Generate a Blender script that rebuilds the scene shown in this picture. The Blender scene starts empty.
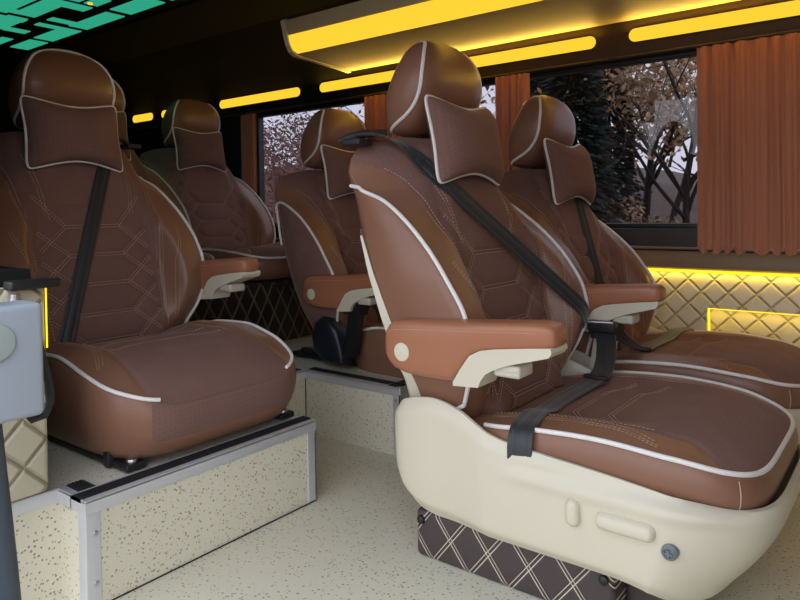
import bpy, math, random
import numpy as np
from mathutils import Vector, Matrix
random.seed(7); rng = np.random.RandomState(7)
S = bpy.context.scene
COL = S.collection
# ------------------------------------------------------------------ helpers
def hermite(xs, ys, x):
    xs = np.asarray(xs, float); ys = np.asarray(ys, float)
    x = np.clip(np.asarray(x, float), xs[0], xs[-1])
    d = np.diff(ys) / np.diff(xs)
    m = np.zeros_like(ys); m[0] = d[0]; m[-1] = d[-1]
    for i in range(1, len(xs) - 1):
        m[i] = 0 if d[i-1] * d[i] <= 0 else 2 * d[i-1] * d[i] / (d[i-1] + d[i])
    k = np.clip(np.searchsorted(xs, x, side='right') - 1, 0, len(xs) - 2)
    h = xs[k+1] - xs[k]; t = (x - xs[k]) / h
    return ((2*t**3 - 3*t**2 + 1) * ys[k] + (t**3 - 2*t**2 + t) * h * m[k]
            + (-2*t**3 + 3*t**2) * ys[k+1] + (t**3 - t**2) * h * m[k+1])
def sstep(a, b, x):
    t = np.clip((np.asarray(x, float) - a) / (b - a), 0, 1); return t * t * (3 - 2 * t)

class MB:
    """collects geometry of one mesh"""
    def __init__(s): s.v = []; s.f = []; s.m = []; s.sd = []
    def add(s, vs, fs, mat=0, sd=None):
        o = len(s.v); s.v += [tuple(map(float, p)) for p in vs]
        s.f += [tuple(i + o for i in f) for f in fs]; s.m += [mat] * len(fs)
        s.sd += list(sd) if sd is not None else [-1.0] * len(vs)
    def grid(s, P, closed_u=False, closed_v=False, mat=0, sd=None, flip=False):
        P = np.asarray(P, float); n, m = P.shape[:2]; fs = []
        for i in range(n if closed_u else n - 1):
            for j in range(m if closed_v else m - 1):
                a, b = i, (i + 1) % n; c, d = j, (j + 1) % m
                q = (a*m + c, a*m + d, b*m + d, b*m + c)
                fs.append(q[::-1] if flip else q)
        s.add(P.reshape(-1, 3), fs, mat, None if sd is None else np.asarray(sd).ravel())
    def box(s, a, b, mat=0, bev=0.0):
        x0, y0, z0 = [min(p, q) for p, q in zip(a, b)]; x1, y1, z1 = [max(p, q) for p, q in zip(a, b)]
        if bev <= 0:
            vs = [(x0,y0,z0),(x1,y0,z0),(x1,y1,z0),(x0,y1,z0),(x0,y0,z1),(x1,y0,z1),(x1,y1,z1),(x0,y1,z1)]
            s.add(vs, [(0,3,2,1),(4,5,6,7),(0,1,5,4),(1,2,6,5),(2,3,7,6),(3,0,4,7)], mat)
        else:
            c = ((x0+x1)/2, (y0+y1)/2, (z0+z1)/2); h = ((x1-x0)/2, (y1-y0)/2, (z1-z0)/2)
            b = min(bev, *[q*.98 for q in h]); rows = []
            steps = [0, math.pi/8, math.pi/4, 3*math.pi/8, math.pi/2]
            def ring(ins, z):
                pts = []
                for sx, sy, st in ((1,1,0),(-1,1,1),(-1,-1,2),(1,-1,3)):
                    for t in steps:
                        an = st*math.pi/2 + t
                        pts.append((c[0] + sx*(h[0]-b) + (b-ins)*math.cos(an), c[1] + sy*(h[1]-b) + (b-ins)*math.sin(an), z))
                return pts
            for t in steps: rows.append(ring(b*(1-math.sin(t)), z0 + b*(1-math.cos(t))))
            for t in steps[::-1]: rows.append(ring(b*(1-math.sin(t)), z1 - b*(1-math.cos(t))))
            s.grid(rows, closed_v=True, mat=mat)
            n = len(rows[0]); o = len(s.v)
            s.add(rows[0], [tuple(range(n))[::-1]], mat); s.add(rows[-1], [tuple(range(n))], mat)
    def tube(s, pts, r, n=8, closed=False, mat=0, cap=True):
        pts = np.asarray(pts, float); N = len(pts)
        if np.isscalar(r): r = np.full(N, r)
        if closed: T = np.roll(pts, -1, 0) - np.roll(pts, 1, 0)
        else: T = np.gradient(pts, axis=0)
        T /= np.linalg.norm(T, axis=1)[:, None] + 1e-12
        up = np.array([0, 0, 1.0]) if abs(T[0][2]) < .9 else np.array([1.0, 0, 0])
        u = np.cross(T[0], up); u /= np.linalg.norm(u); rows = []
        for i in range(N):
            u = u - T[i] * (u @ T[i]); u /= np.linalg.norm(u) + 1e-12; w = np.cross(T[i], u)
            rows.append([pts[i] + r[i]*(u*math.cos(a) + w*math.sin(a)) for a in np.linspace(0, 2*math.pi, n, endpoint=False)])
        s.grid(rows, closed_u=closed, closed_v=True, mat=mat, flip=True)
        if cap and not closed:
            s.add(rows[0], [tuple(range(n))], mat); s.add(rows[-1], [tuple(range(n))[::-1]], mat)
    def ribbon(s, pts, wd, w, th=.0016, mat=0):
        pts = np.asarray(pts, float); N = len(pts); wd = np.asarray(wd, float)
        if wd.ndim == 1: wd = np.tile(wd, (N, 1))
        T = np.gradient(pts, axis=0); rows = []
        for i in range(N):
            t = T[i]/np.linalg.norm(T[i]); d = wd[i] - t*(wd[i] @ t); d /= np.linalg.norm(d); nn = np.cross(t, d)
            prof = [(-1,-.6),(-.97,.6),(-.9,1),(-.55,.8),(-.5,.45),(-.45,.8),(.45,.8),(.5,.45),(.55,.8),(.9,1),(.97,.6),(1,-.6),(.9,-1),(-.9,-1)]
            rows.append([pts[i] + d*a*w/2 + nn*b*th for a, b in prof])
        s.grid(rows, closed_v=True, mat=mat, flip=True)
        n = len(rows[0]); s.add(rows[0], [tuple(range(n))], mat); s.add(rows[-1], [tuple(range(n))[::-1]], mat)
    def prism(s, poly, axis, a, b, mat=0):
        """poly of 2D points extruded along axis (0,1,2) between a and b"""
        def p3(q, t):
            l = list(q); l.insert(axis, t); return l
        n = len(poly); vs = [p3(q, a) for q in poly] + [p3(q, b) for q in poly]
        s.add(vs, [tuple(range(n))[::-1], tuple(range(n, 2*n))] + [(i, (i+1) % n, n+(i+1) % n, n+i) for i in range(n)], mat)
    def disc(s, c, axis, r, t, mat=0, n=28, dome=.3):
        rows = []; c = np.array(c, float); e = np.eye(3); a = e[axis]*np.sign(t); u = e[(axis+1) % 3]; w = e[(axis+2) % 3]; t = abs(t)
        for rr, h in ((r, 0), (r, .6*t), (.94*r, .9*t), (.8*r, t), (.4*r, t*(1+dome*.6)), (.02*r, t*(1+dome))):
            rows.append([c + a*h + rr*(u*math.cos(q) + w*math.sin(q)) for q in np.linspace(0, 2*math.pi, n, endpoint=False)])
        s.grid(rows, closed_v=True, mat=mat)
    def mesh(s, name, mats, smooth=True, sharp=35):
        me = bpy.data.meshes.new(name); me.from_pydata(s.v, [], s.f)
        for m in (mats if isinstance(mats, (list, tuple)) else [mats]): me.materials.append(m)
        me.polygons.foreach_set('material_index', s.m)
        at = me.attributes.new('sd', 'FLOAT', 'POINT'); at.data.foreach_set('value', np.array(s.sd, 'f'))
        import bmesh
        bm = bmesh.new(); bm.from_mesh(me); bmesh.ops.remove_doubles(bm, verts=bm.verts, dist=2e-5); bmesh.ops.recalc_face_normals(bm, faces=bm.faces); bm.to_mesh(me); bm.free()
        if smooth:
            me.polygons.foreach_set('use_smooth', [True]*len(me.polygons))
            if sharp: me.set_sharp_from_angle(angle=math.radians(sharp))
        me.update(); return me

def put(name, me, parent=None, loc=(0,0,0)):
    o = bpy.data.objects.new(name, me); COL.objects.link(o); o.location = loc
    if parent is not None: o.parent = parent
    return o
def tag(o, label, cat, group=None):
    o['label'] = label; o['category'] = cat
    if group: o['group'] = group
    return o
def thing(name, label, cat, loc=(0,0,0), group=None):
    o = bpy.data.objects.new(name, None); COL.objects.link(o); o.location = loc; o.empty_display_size = .05
    return tag(o, label, cat, group)
def struct(name, me, loc=(0,0,0)):
    o = put(name, me, None, loc); o['kind'] = 'structure'; return o

# ------------------------------------------------------------------ materials
def new_mat(name):
    m = bpy.data.materials.new(name); m.use_nodes = True; nt = m.node_tree
    return m, nt, nt.nodes['Principled BSDF']
class NB:
    def __init__(s, nt): s.nt = nt
    def n(s, t, **k):
        o = s.nt.nodes.new(t)
        for a, b in k.items(): setattr(o, a, b)
        return o
    def l(s, a, b): s.nt.links.new(a, b)
    def val(s, x, sock):
        if isinstance(x, (int, float)): sock.default_value = x
        else: s.l(x, sock)
    def math(s, op, a, b=0.0, c=0.0):
        o = s.n('ShaderNodeMath', operation=op); s.val(a, o.inputs[0]); s.val(b, o.inputs[1]); s.val(c, o.inputs[2]); return o.outputs[0]
    def mixc(s, f, a, b):
        o = s.n('ShaderNodeMix', data_type='RGBA'); s.val(f, o.inputs[0])
        for x, i in ((a, 6), (b, 7)):
            if isinstance(x, tuple): o.inputs[i].default_value = (*x, 1) if len(x) == 3 else x
            else: s.l(x, o.inputs[i])
        return o.outputs[2]
    def noise(s, scale, detail=3, rough=.5, vec=None):
        o = s.n('ShaderNodeTexNoise'); o.inputs['Scale'].default_value = scale; o.inputs['Detail'].default_value = detail; o.inputs['Roughness'].default_value = rough
        if vec is not None: s.l(vec, o.inputs['Vector'])
        return o.outputs[0]
    def obj(s):
        o = s.n('ShaderNodeTexCoord'); return o.outputs['Object']
    def xyz(s, v):
        o = s.n('ShaderNodeSeparateXYZ'); s.l(v, o.inputs[0]); return o.outputs
    def bump(s, h, strength, dist=.001, normal=None):
        o = s.n('ShaderNodeBump'); o.inputs['Strength'].default_value = strength; o.inputs['Distance'].default_value = dist
        s.l(h, o.inputs['Height'])
        if normal is not None: s.l(normal, o.inputs['Normal'])
        return o.outputs[0]
def plain(name, col, rough=.5, metal=0, spec=.5, bump=None, var=0.0, coat=0):
    m, nt, p = new_mat(name); nb = NB(nt)
    p.inputs['Roughness'].default_value = rough; p.inputs['Metallic'].default_value = metal
    p.inputs['Specular IOR Level'].default_value = spec; p.inputs['Coat Weight'].default_value = coat
    co = nb.obj()
    if var:
        f = nb.noise(6, 4, .6, co); nb.l(nb.mixc(f, tuple(c*(1-var) for c in col), tuple(min(1, c*(1+var)) for c in col)), p.inputs['Base Color'])
    else: p.inputs['Base Color'].default_value = (*col, 1)
    if bump:
        nb.l(nb.bump(nb.noise(bump[0], 4, .6, co), bump[1], bump[2]), p.inputs['Normal'])
    return m
LEATHER = (.245, .120, .073); FABRIC = (.205, .114, .094)
def upholstery(name, lea, fab):
    m, nt, p = new_mat(name); nb = NB(nt); co = nb.obj()
    at = nb.n('ShaderNodeAttribute', attribute_name='sd'); sd = at.outputs['Fac']
    f = nb.math('GREATER_THAN', sd, 0.0)
    x, y, z = nb.xyz(co)
    # perforations of the suede: a fine staggered dot lattice in the panel plane
    def cell(a, s, off=0.0): return nb.math('SUBTRACT', nb.math('FRACT', nb.math('ADD', nb.math('MULTIPLY', a, s), off)), .5)
    zz = nb.math('SUBTRACT', z, nb.math('MULTIPLY', x, .9))
    cu, cv = cell(y, 95.0), cell(zz, 95.0)
    d = nb.math('SQRT', nb.math('ADD', nb.math('MULTIPLY', cu, cu), nb.math('MULTIPLY', cv, cv)))
    hole = nb.math('LESS_THAN', d, .15)
    nf = nb.noise(9, 4, .6, co)
    fabc = nb.mixc(nf, tuple(c*.86 for c in fab), tuple(c*1.16 for c in fab))
    fabc = nb.mixc(nb.math('MULTIPLY', hole, .34), fabc, tuple(c*.35 for c in fab))
    leac = nb.mixc(nb.noise(5, 3, .5, co), tuple(c*.93 for c in lea), tuple(c*1.08 for c in lea))
    nb.l(nb.mixc(f, leac, fabc), p.inputs['Base Color'])
    r = nb.n('ShaderNodeMix', data_type='FLOAT'); nb.l(f, r.inputs[0]); r.inputs[2].default_value = .37; r.inputs[3].default_value = .95; nb.l(r.outputs[0], p.inputs['Roughness'])
    sp = nb.n('ShaderNodeMix', data_type='FLOAT'); nb.l(f, sp.inputs[0]); sp.inputs[2].default_value = .45; sp.inputs[3].default_value = .12; nb.l(sp.outputs[0], p.inputs['Specular IOR Level'])
    nb.l(nb.math('MULTIPLY', f, .25), p.inputs['Sheen Weight']); p.inputs['Sheen Roughness'].default_value = .4
    p.inputs['Sheen Tint'].default_value = (.75, .5, .42, 1)
    vor = nb.n('ShaderNodeTexVoronoi'); vor.inputs['Scale'].default_value = 420; nb.l(co, vor.inputs['Vector'])
    h = nb.math('ADD', nb.math('MULTIPLY', vor.outputs['Distance'], .6), nb.math('MULTIPLY', hole, -1.0))
    b1 = nb.bump(h, .22, .0006)
    b2 = nb.bump(nb.noise(16, 3, .5, co), .12, .006, b1)
    nb.l(b2, p.inputs['Normal'])
    return m
M = {}
M['seat'] = upholstery('brown_leather_and_suede', LEATHER, FABRIC)
M['arm'] = upholstery('tan_brown_armrest_leather', (.38, .155, .080), FABRIC)
M['seat_dark'] = upholstery('dark_brown_leather_and_suede', tuple(c*.62 for c in (.19,.085,.055)), tuple(c*.80 for c in FABRIC))
M['thread'] = plain('tan_thread', (.50, .34, .23), .8)
M['thread_dark'] = plain('dull_thread', (.22, .15, .11), .8)
M['piping'] = plain('white_piping', (.82, .80, .76), .45, bump=(300, .2, .0005))
M['cream'] = plain('cream_plastic', (.66, .61, .47), .36, spec=.4, bump=(260, .06, .0005), var=.03)
M['cream_grip'] = plain('cream_grip_plastic', (.58, .54, .43), .5)
M['black'] = plain('black_plastic', (.012, .012, .013), .45, bump=(200, .1, .0005))
M['rubber'] = plain('dark_rubber', (.018, .019, .022), .6)
M['navy'] = plain('blue_black_plastic', (.010, .014, .024), .38)
M['steel'] = plain('brushed_steel', (.62, .62, .62), .32, 1.0)
M['alu'] = plain('aluminium_trim', (.72,.73,.75), .40, .55, bump=(90, .1, .0005))
def belt_mat():
    m, nt, p = new_mat('black_webbing'); nb = NB(nt); co = nb.obj()
    w = nb.n('ShaderNodeTexWave', wave_type='BANDS', bands_direction='DIAGONAL'); w.inputs['Scale'].default_value = 160; nb.l(co, w.inputs['Vector'])
    nb.l(nb.mixc(w.outputs['Fac'], (.014,.016,.018), (.026,.029,.032)), p.inputs['Base Color'])
    p.inputs['Roughness'].default_value = .42; p.inputs['Sheen Weight'].default_value = .25
    nb.l(nb.bump(w.outputs['Fac'], .35, .0005), p.inputs['Normal']); return m
M['belt'] = belt_mat()
def vinyl():
    m, nt, p = new_mat('speckled_cream_vinyl'); nb = NB(nt); co = nb.obj(); colr = None
    base = nb.mixc(nb.noise(3, 3, .5, co), (.69,.65,.51), (.75,.71,.56)); cur = base
    for sc, th, c, off in ((125, .25, (.22,.18,.13), 0.0), (105, .22, (.36,.33,.28), 3.7), (140, .22, (.46,.31,.16), 9.1)):
        mp = nb.n('ShaderNodeMapping'); nb.l(co, mp.inputs[0]); mp.inputs['Location'].default_value = (off, off*.7, off*.3)
        v = nb.n('ShaderNodeTexVoronoi'); v.inputs['Scale'].default_value = sc; nb.l(mp.outputs[0], v.inputs['Vector'])
        nz = nb.noise(160, 2, .5, mp.outputs[0])
        dd = nb.math('ADD', v.outputs['Distance'], nb.math('MULTIPLY', nb.math('SUBTRACT', nz, .5), .5))
        sep = nb.n('ShaderNodeSeparateColor'); nb.l(v.outputs['Color'], sep.inputs[0])
        keep = nb.math('LESS_THAN', sep.outputs[0], .30)
        cur = nb.mixc(nb.math('MULTIPLY', nb.math('LESS_THAN', dd, th), nb.math('MULTIPLY', keep, .85)), cur, c)
    nb.l(cur, p.inputs['Base Color']); p.inputs['Roughness'].default_value = .5; p.inputs['Specular IOR Level'].default_value = .35
    return m
M['vinyl'] = vinyl()
def quilt(name, base, line, ax, sp, lw, depth, double=.0, rough=.5, slope=1.0, off=(0,0)):
    """diamond quilting: two families of diagonal (double) stitch lines, puffed between"""
    m, nt, p = new_mat(name); nb = NB(nt); co = nb.obj(); q = nb.xyz(co)
    a = nb.math('ADD', q[ax[0]], off[0]); b = nb.math('ADD', nb.math('MULTIPLY', q[ax[1]], slope), off[1])
    ds = []; mask = None
    for s in (1, -1):
        t = nb.math('MULTIPLY', nb.math('ADD', a, nb.math('MULTIPLY', b, float(s))), 1.0/sp)
        fr = nb.math('SUBTRACT', nb.math('FRACT', t), .5)
        ab = nb.math('MULTIPLY', nb.math('ABSOLUTE', fr), sp)       # distance from the line centre
        ds.append(ab)
        e = nb.math('LESS_THAN', nb.math('ABSOLUTE', nb.math('SUBTRACT', ab, double)), lw)
        mask = e if mask is None else nb.math('MAXIMUM', mask, e)
    dm = nb.math('MINIMUM', ds[0], ds[1])
    puff = nb.math('SMOOTH_MIN', nb.math('MULTIPLY', dm, 1.0/(sp*.10)), 1.0, .4)
    nb.l(nb.mixc(mask, nb.mixc(nb.noise(7, 3, .5, co), tuple(c*.93 for c in base), tuple(c*1.07 for c in base)), line), p.inputs['Base Color'])
    p.inputs['Roughness'].default_value = rough
    nb.l(nb.bump(puff, 1.0, depth), p.inputs['Normal']); return m
M['quilt_cream'] = quilt('cream_quilted_leatherette', (.70,.65,.50), (.58,.52,.38), (0,2), .078, .0012, .007, .00025, .5, 1.0)
M['quilt_panel'] = quilt('cream_quilted_end_panel', (.58,.53,.38), (.45,.38,.24), (1,2), .085, .0016, .007, .0006, .5, 1.0, (.02,.03))
M['quilt_brown'] = quilt('brown_quilted_leatherette', (.058,.042,.040), (.62,.54,.42), (0,2), .084, .0011, .003, .0042, .5, .80, (.035,.0))
M['quilt_brown_end'] = quilt('brown_quilted_leatherette_end', (.058,.042,.040), (.50,.42,.32), (1,2), .084, .0011, .003, .0042, .5, .80)
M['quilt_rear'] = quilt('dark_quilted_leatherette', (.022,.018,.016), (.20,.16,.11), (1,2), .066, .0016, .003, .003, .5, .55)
def curtain_mat():
    m, nt, p = new_mat('terracotta_curtain_cloth'); nb = NB(nt); co = nb.obj()
    nb.l(nb.mixc(nb.noise(4, 4, .6, co), (.42,.160,.085), (.52,.215,.122)), p.inputs['Base Color'])
    p.inputs['Roughness'].default_value = .75; p.inputs['Sheen Weight'].default_value = .3
    p.inputs['Transmission Weight'].default_value = 0
    nb.l(nb.bump(nb.noise(500, 2, .5, co), .15, .0005), p.inputs['Normal']); return m
M['curtain'] = curtain_mat()
M['trimbrown'] = plain('brown_leatherette_trim', (.055,.034,.018), .55, bump=(220, .2, .0006), var=.1)
M['ledge'] = plain('tan_brown_ledge', (.24,.155,.07), .5, bump=(220, .2, .0006))
M['sill'] = plain('dark_sill_trim', (.035,.028,.022), .55, bump=(220, .2, .0006))
M['ceil'] = plain('charcoal_ceiling_cloth', (.012,.013,.013), .9, spec=.1, bump=(300, .2, .0008))
M['walldark'] = plain('charcoal_wall_cloth', (.016,.015,.014), .85, spec=.15, bump=(300, .2, .0008))
M['rack'] = plain('beige_rack_leatherette', (.46,.37,.20), .55, bump=(30, .35, .004), var=.06)
M['rackedge'] = plain('beige_rack_edging', (.62,.57,.42), .45)
M['greyplastic'] = plain('pale_grey_plastic', (.37,.42,.48), .42, bump=(200, .05, .0005))
M['greydisc'] = plain('greenish_grey_plastic', (.36,.42,.40), .45)
M['seal'] = plain('blue_grey_rubber_seal', (.060,.078,.100), .5, bump=(60, .3, .002))
def emit(name, col, st):
    m = bpy.data.materials.new(name); m.use_nodes = True; nt = m.node_tree; nt.nodes.clear(); nb = NB(nt)
    e = nb.n('ShaderNodeEmission'); e.inputs[0].default_value = (*col, 1); e.inputs[1].default_value = st
    o = nb.n('ShaderNodeOutputMaterial'); nb.l(e.outputs[0], o.inputs[0]); return m
AMB = (1.0, .58, .035)
M['lamp'] = emit('amber_lamp_diffuser', AMB, 1.15)
M['strip'] = emit('amber_led_strip', (1.0, .68, .02), 1.6)
M['green'] = emit('green_ceiling_light', (.045, .60, .36), .62)
def glass(tint, refl, name):
    m = bpy.data.materials.new(name); m.use_nodes = True; nt = m.node_tree; nt.nodes.clear(); nb = NB(nt)
    t = nb.n('ShaderNodeBsdfTransparent'); t.inputs[0].default_value = (*tint, 1)
    g = nb.n('ShaderNodeBsdfGlossy'); g.inputs['Roughness'].default_value = .02
    mx = nb.n('ShaderNodeMixShader'); mx.inputs[0].default_value = refl
    nb.l(t.outputs[0], mx.inputs[1]); nb.l(g.outputs[0], mx.inputs[2])
    o = nb.n('ShaderNodeOutputMaterial'); nb.l(mx.outputs[0], o.inputs[0]); return m
M['glass'] = glass((.56,.56,.59), .04, 'tinted_window_glass')

# ------------------------------------------------------------------ the seat
# local frame of a seat: x forward, y across, z up, origin on the cabin floor below the hip
ZT = [.29,.34,.38,.44,.50,.56,.62,.68,.72,.745,.79,.83,.85,.862]
XP = [-.065,-.040,-.022,-.006,-.018,-.052,-.100,-.166,-.226,-.290,-.325,-.328,-.300,-.275]
YP = [.218,.238,.254,.265,.271,.272,.266,.256,.250,.246,.236,.214,.175,.115]
XB = [-.045,-.022,-.006,.004,-.010,-.042,-.088,-.142,-.163,-.176,-.205,-.234,-.246,-.258]
FB = [.80,.80,.80,.80,.79,.77,.72,.66,.62,.60,.58,.58,.58,.58]
XR = [-.165,-.177,-.190,-.210,-.229,-.249,-.270,-.292,-.306,-.318,-.340,-.335,-.312,-.282]
YSZ = [.29,.40,.55,.70,.76,.79,.815,.84,.862]; YSV = [.154,.160,.174,.184,.190,.206,.236,.28,.30]
def fabw(z): return hermite(YSZ, YSV, z)
def xcen(z):
    z = np.asarray(z, float); c = -.028 - .33*(z - .34)
    return np.where(z > .80, c - .35*(z-.80)**1 - 6*(z-.80)**2, c)
def front_x(y, z):
    y = np.abs(np.asarray(y, float)); z = np.asarray(z, float)
    yp, xp, xb = hermite(ZT, YP, z), hermite(ZT, XP, z), hermite(ZT, XB, z)
    xc = xcen(z); fb = hermite(ZT, FB, z); ys, yb = (fb-.20)*yp, fb*yp
    a = xc + .004*np.clip(y/ys, 0, 1)**2
    b = (xc+.004) + (np.maximum(xb, xp) - xc - .004)*sstep(0, 1, (y-ys)/(yb-ys))
    t = np.clip((y-yb)/(yp-yb), 0, 1); c = xp + (np.maximum(xb, xp)-xp)*(1-t**1.6)
    return np.where(y < ys, a, np.where(y < yb, b, c))
SEG = []          # quilting lines on the back insert in (y, z)
for k, zk in enumerate([.605,.53,.455,.38,.312]):
    SEG.append(((-.072, zk), (.072, zk)))
    for s in (1, -1):
        up = .085 if k == 0 else .062
        SEG.append(((s*.072, zk), (s*.148, zk+up)))
        SEG.append(((s*.072, zk), (s*.146, zk-.062)))
def segdist(P, Q, segs):
    D = np.full(P.shape, 9.0)
    for (a, b), (c, d) in segs:
        ux, uy = c-a, d-b; t = np.clip(((P-a)*ux + (Q-b)*uy)/(ux*ux+uy*uy), 0, 1)
        D = np.minimum(D, np.hypot(P-a-t*ux, Q-b-t*uy))
    return D
def dashes(mb, pts, nrm, L=.0050, G=.0028, w=.0009, h=.0010, mat=1):
    pts = np.asarray(pts, float); nrm = np.asarray(nrm, float)
    ds = np.r_[0, np.cumsum(np.linalg.norm(np.diff(pts, axis=0), axis=1))]; tot = ds[-1]
    def at(s): return np.array([np.interp(s, ds, pts[:, i]) for i in range(3)]), np.array([np.interp(s, ds, nrm[:, i]) for i in range(3)])
    s = 0.0
    while s + L < tot:
        a, na = at(s); b, nb_ = at(s+L); t = b-a; wv = np.cross(t, na); wv *= w/(np.linalg.norm(wv)+1e-12); hh = na*h/np.linalg.norm(na)
        mb.add([a-wv, a+wv, b+wv, b-wv, a+hh, b+hh], [(0,3,5,4), (1,4,5,2), (0,4,1), (3,2,5)], mat)
        s += L+G
def line2(p, q, n=14): return [(p[0]+(q[0]-p[0])*t, p[1]+(q[1]-p[1])*t) for t in np.linspace(0, 1, n)]
def back_pts(path):
    y = np.array([p[0] for p in path]); z = np.array([p[1] for p in path]); e = .003
    x = front_x(y, z) + .0004; fy = (front_x(y+e, z)-front_x(y-e, z))/(2*e); fz = (front_x(y, z+e)-front_x(y, z-e))/(2*e)
    g = .0040*np.exp(-(segdist(y, z, SEG)/.006)**2)*(np.abs(y) < fabw(z))
    return np.c_[x-g, y, z], np.c_[np.ones_like(x), -fy, -fz]
def offset_path(path, d):
    p = np.array(path, float); t = np.gradient(p, axis=0); t /= np.linalg.norm(t, axis=1)[:, None]
    return [tuple(a) for a in p + d*np.c_[-t[:, 1], t[:, 0]]]

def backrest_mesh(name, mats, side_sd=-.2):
    mb = MB(); zs = np.unique(np.r_[np.linspace(.29, .80, 104), np.linspace(.80, .862, 18)]); nz = len(zs)
    th = np.linspace(0, math.pi/2, 9)
    rows = []; sds = []
    for z in zs:
        yp = float(hermite(ZT, YP, z)); yb = float(hermite(ZT, FB, z))*yp
        inner = np.linspace(-yb, yb, 88); o = yb + (yp-yb)*np.sin(th[1:])**.9
        y = np.r_[-o[::-1], inner, o]; zz = np.full_like(y, z); x = front_x(y, zz)
        sd = np.where(np.abs(y) < .001+fabw(z), fabw(z)-np.abs(y), fabw(z)-np.abs(y))
        d = segdist(y, zz, SEG); ins = np.abs(y) < fabw(z)
        x = x - .0055*np.exp(-(d/.006)**2)*ins - .004*np.exp(-(sd/.006)**2) + .003*ins*sstep(.004, .03, d)*(z < .66)
        # soft horizontal wrinkles where the cloth meets the bolster
        x = x + .0015*np.sin(z*120+y*14)*np.exp(-((np.abs(y)-.14)/.03)**2)*(z > .62)
        xp, xr = float(hermite(ZT, XP, z)), float(hermite(ZT, XR, z)); xr = min(xr, xp-.006); yr = yp-.012
        sp = [(xp+(xr-xp)*t, yp+(yr-yp)*t+.012*math.sin(math.pi*t)*min(1, (xp-xr)/.12), z) for t in np.linspace(0, 1, 9)[1:]]
        rear = [(xr-.012*(1-(yy/yr)**2), yy, z) for yy in np.linspace(yr, -yr, 14)[1:-1]]
        ring = [(a, b, z) for a, b in zip(x, y)] + sp + rear + [(a, -b, c) for a, b, c in sp[::-1]]
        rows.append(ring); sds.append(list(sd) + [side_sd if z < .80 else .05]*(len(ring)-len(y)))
    mb.grid(rows, closed_v=True, sd=sds)
    n = len(rows[0]); 
    top = np.mean(np.array(rows[-1]), axis=0)+np.array([0,0,.002])
    mb.add(rows[-1]+[tuple(top)], [(i, (i+1) % n, n) for i in range(n)], 0, [.05]*(n+1))
    mb.add(rows[0], [tuple(range(n))[::-1]], 0)
    for (a, b) in SEG:
        for d in (-.0035, .0035):
            P, N = back_pts(offset_path(line2(a, b), d)); dashes(mb, P, N)
    for s in (1, -1):
        for off, z0, z1 in ((.006, .33, .79), (-.006, .33, .70), (-.024, .34, .60), (-.031, .34, .60)):
            zz = np.linspace(z0, z1, 60); yy = fabw(zz)-off + (0 if off > -.02 else .02*sstep(.50, .60, zz))
            P, N = back_pts(list(zip(s*yy, zz))); dashes(mb, P, N)
        zz = np.linspace(.62, .80, 24)
        for off in (.025, .033):
            P, N = back_pts(list(zip(s*(.085+off+.12*(zz-.62)), zz))); dashes(mb, P, N)
    return mb.mesh(name, mats, sharp=0)
def back_piping_mesh(name, mats, side, loop=False):
    mb = MB()
    for s in (side,):
        zz = np.linspace(.325, .748, 70); yp = hermite(ZT, YP, zz); xp = hermite(ZT, XP, zz)
        p = np.c_[xp+.0035, s*(yp+.0028), zz]
        p = np.r_[[[xp[0]-.075, s*(yp[0]+.004), .318]], [[xp[0]-.050, s*(yp[0]+.004), .309]], [[xp[0]-.020, s*(yp[0]+.004), .311]], p, [[xp[-1]-.022, s*(yp[-1]+.000), .752]]]
        if loop:
            zz = np.linspace(.745, .60, 16); xr = np.minimum(hermite(ZT, XR, zz), hermite(ZT, XP, zz)-.006); yr = hermite(ZT, YP, zz)-.008
            p = np.r_[p[:-4], [[-.262, s*.252, .748], [-.290, s*.252, .760]], np.c_[xr-.003, s*(yr+.003), zz]]
            for _ in range(4): p[1:-1] = (p[:-2]+2*p[1:-1]+p[2:])/4
        mb.tube(p, .0043, 8)
    return mb.mesh(name, mats)
# headrest
HZ = [.868,.876,.90,.94,.98,1.02,1.05,1.07,1.083,1.088]
HF = [-.275,-.256,-.228,-.202,-.190,-.193,-.205,-.220,-.233,-.243]
HB = [-.310,-.330,-.340,-.340,-.328,-.309,-.293,-.280,-.266,-.254]
HW = [.068,.100,.120,.130,.132,.125,.109,.090,.063,.028]
def head_pt(z, a, out=0.0):
    f, b, w = [float(hermite(HZ, T, z)) for T in (HF, HB, HW)]; n = 2/3.4
    cx, hx = (f+b)/2, (f-b)/2+out; c, s = math.cos(a), math.sin(a)
    return (cx+hx*math.copysign(abs(c)**n, c), (w+out)*math.copysign(abs(s)**n, s), z)
def headrest_mesh(name, mats):
    mb = MB(); zs = [.868,.871,.876,.884,.895,.91,.93,.95,.97,.99,1.01,1.03,1.045,1.058,1.068,1.076,1.082,1.086,1.088]
    an = np.linspace(0, 2*math.pi, 72, endpoint=False)
    rows = [[head_pt(z, a) for a in an] for z in zs]; mb.grid(rows, closed_v=True); n = 72
    mb.add(rows[0], [tuple(range(n))[::-1]]); mb.add(rows[-1], [tuple(range(n))])
    for s in (1, -1): mb.tube([(-.262, s*.05, .80), (-.272, s*.05, .88)], .006, 10, mat=1)
    return mb.mesh(name, mats, sharp=0)
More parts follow.
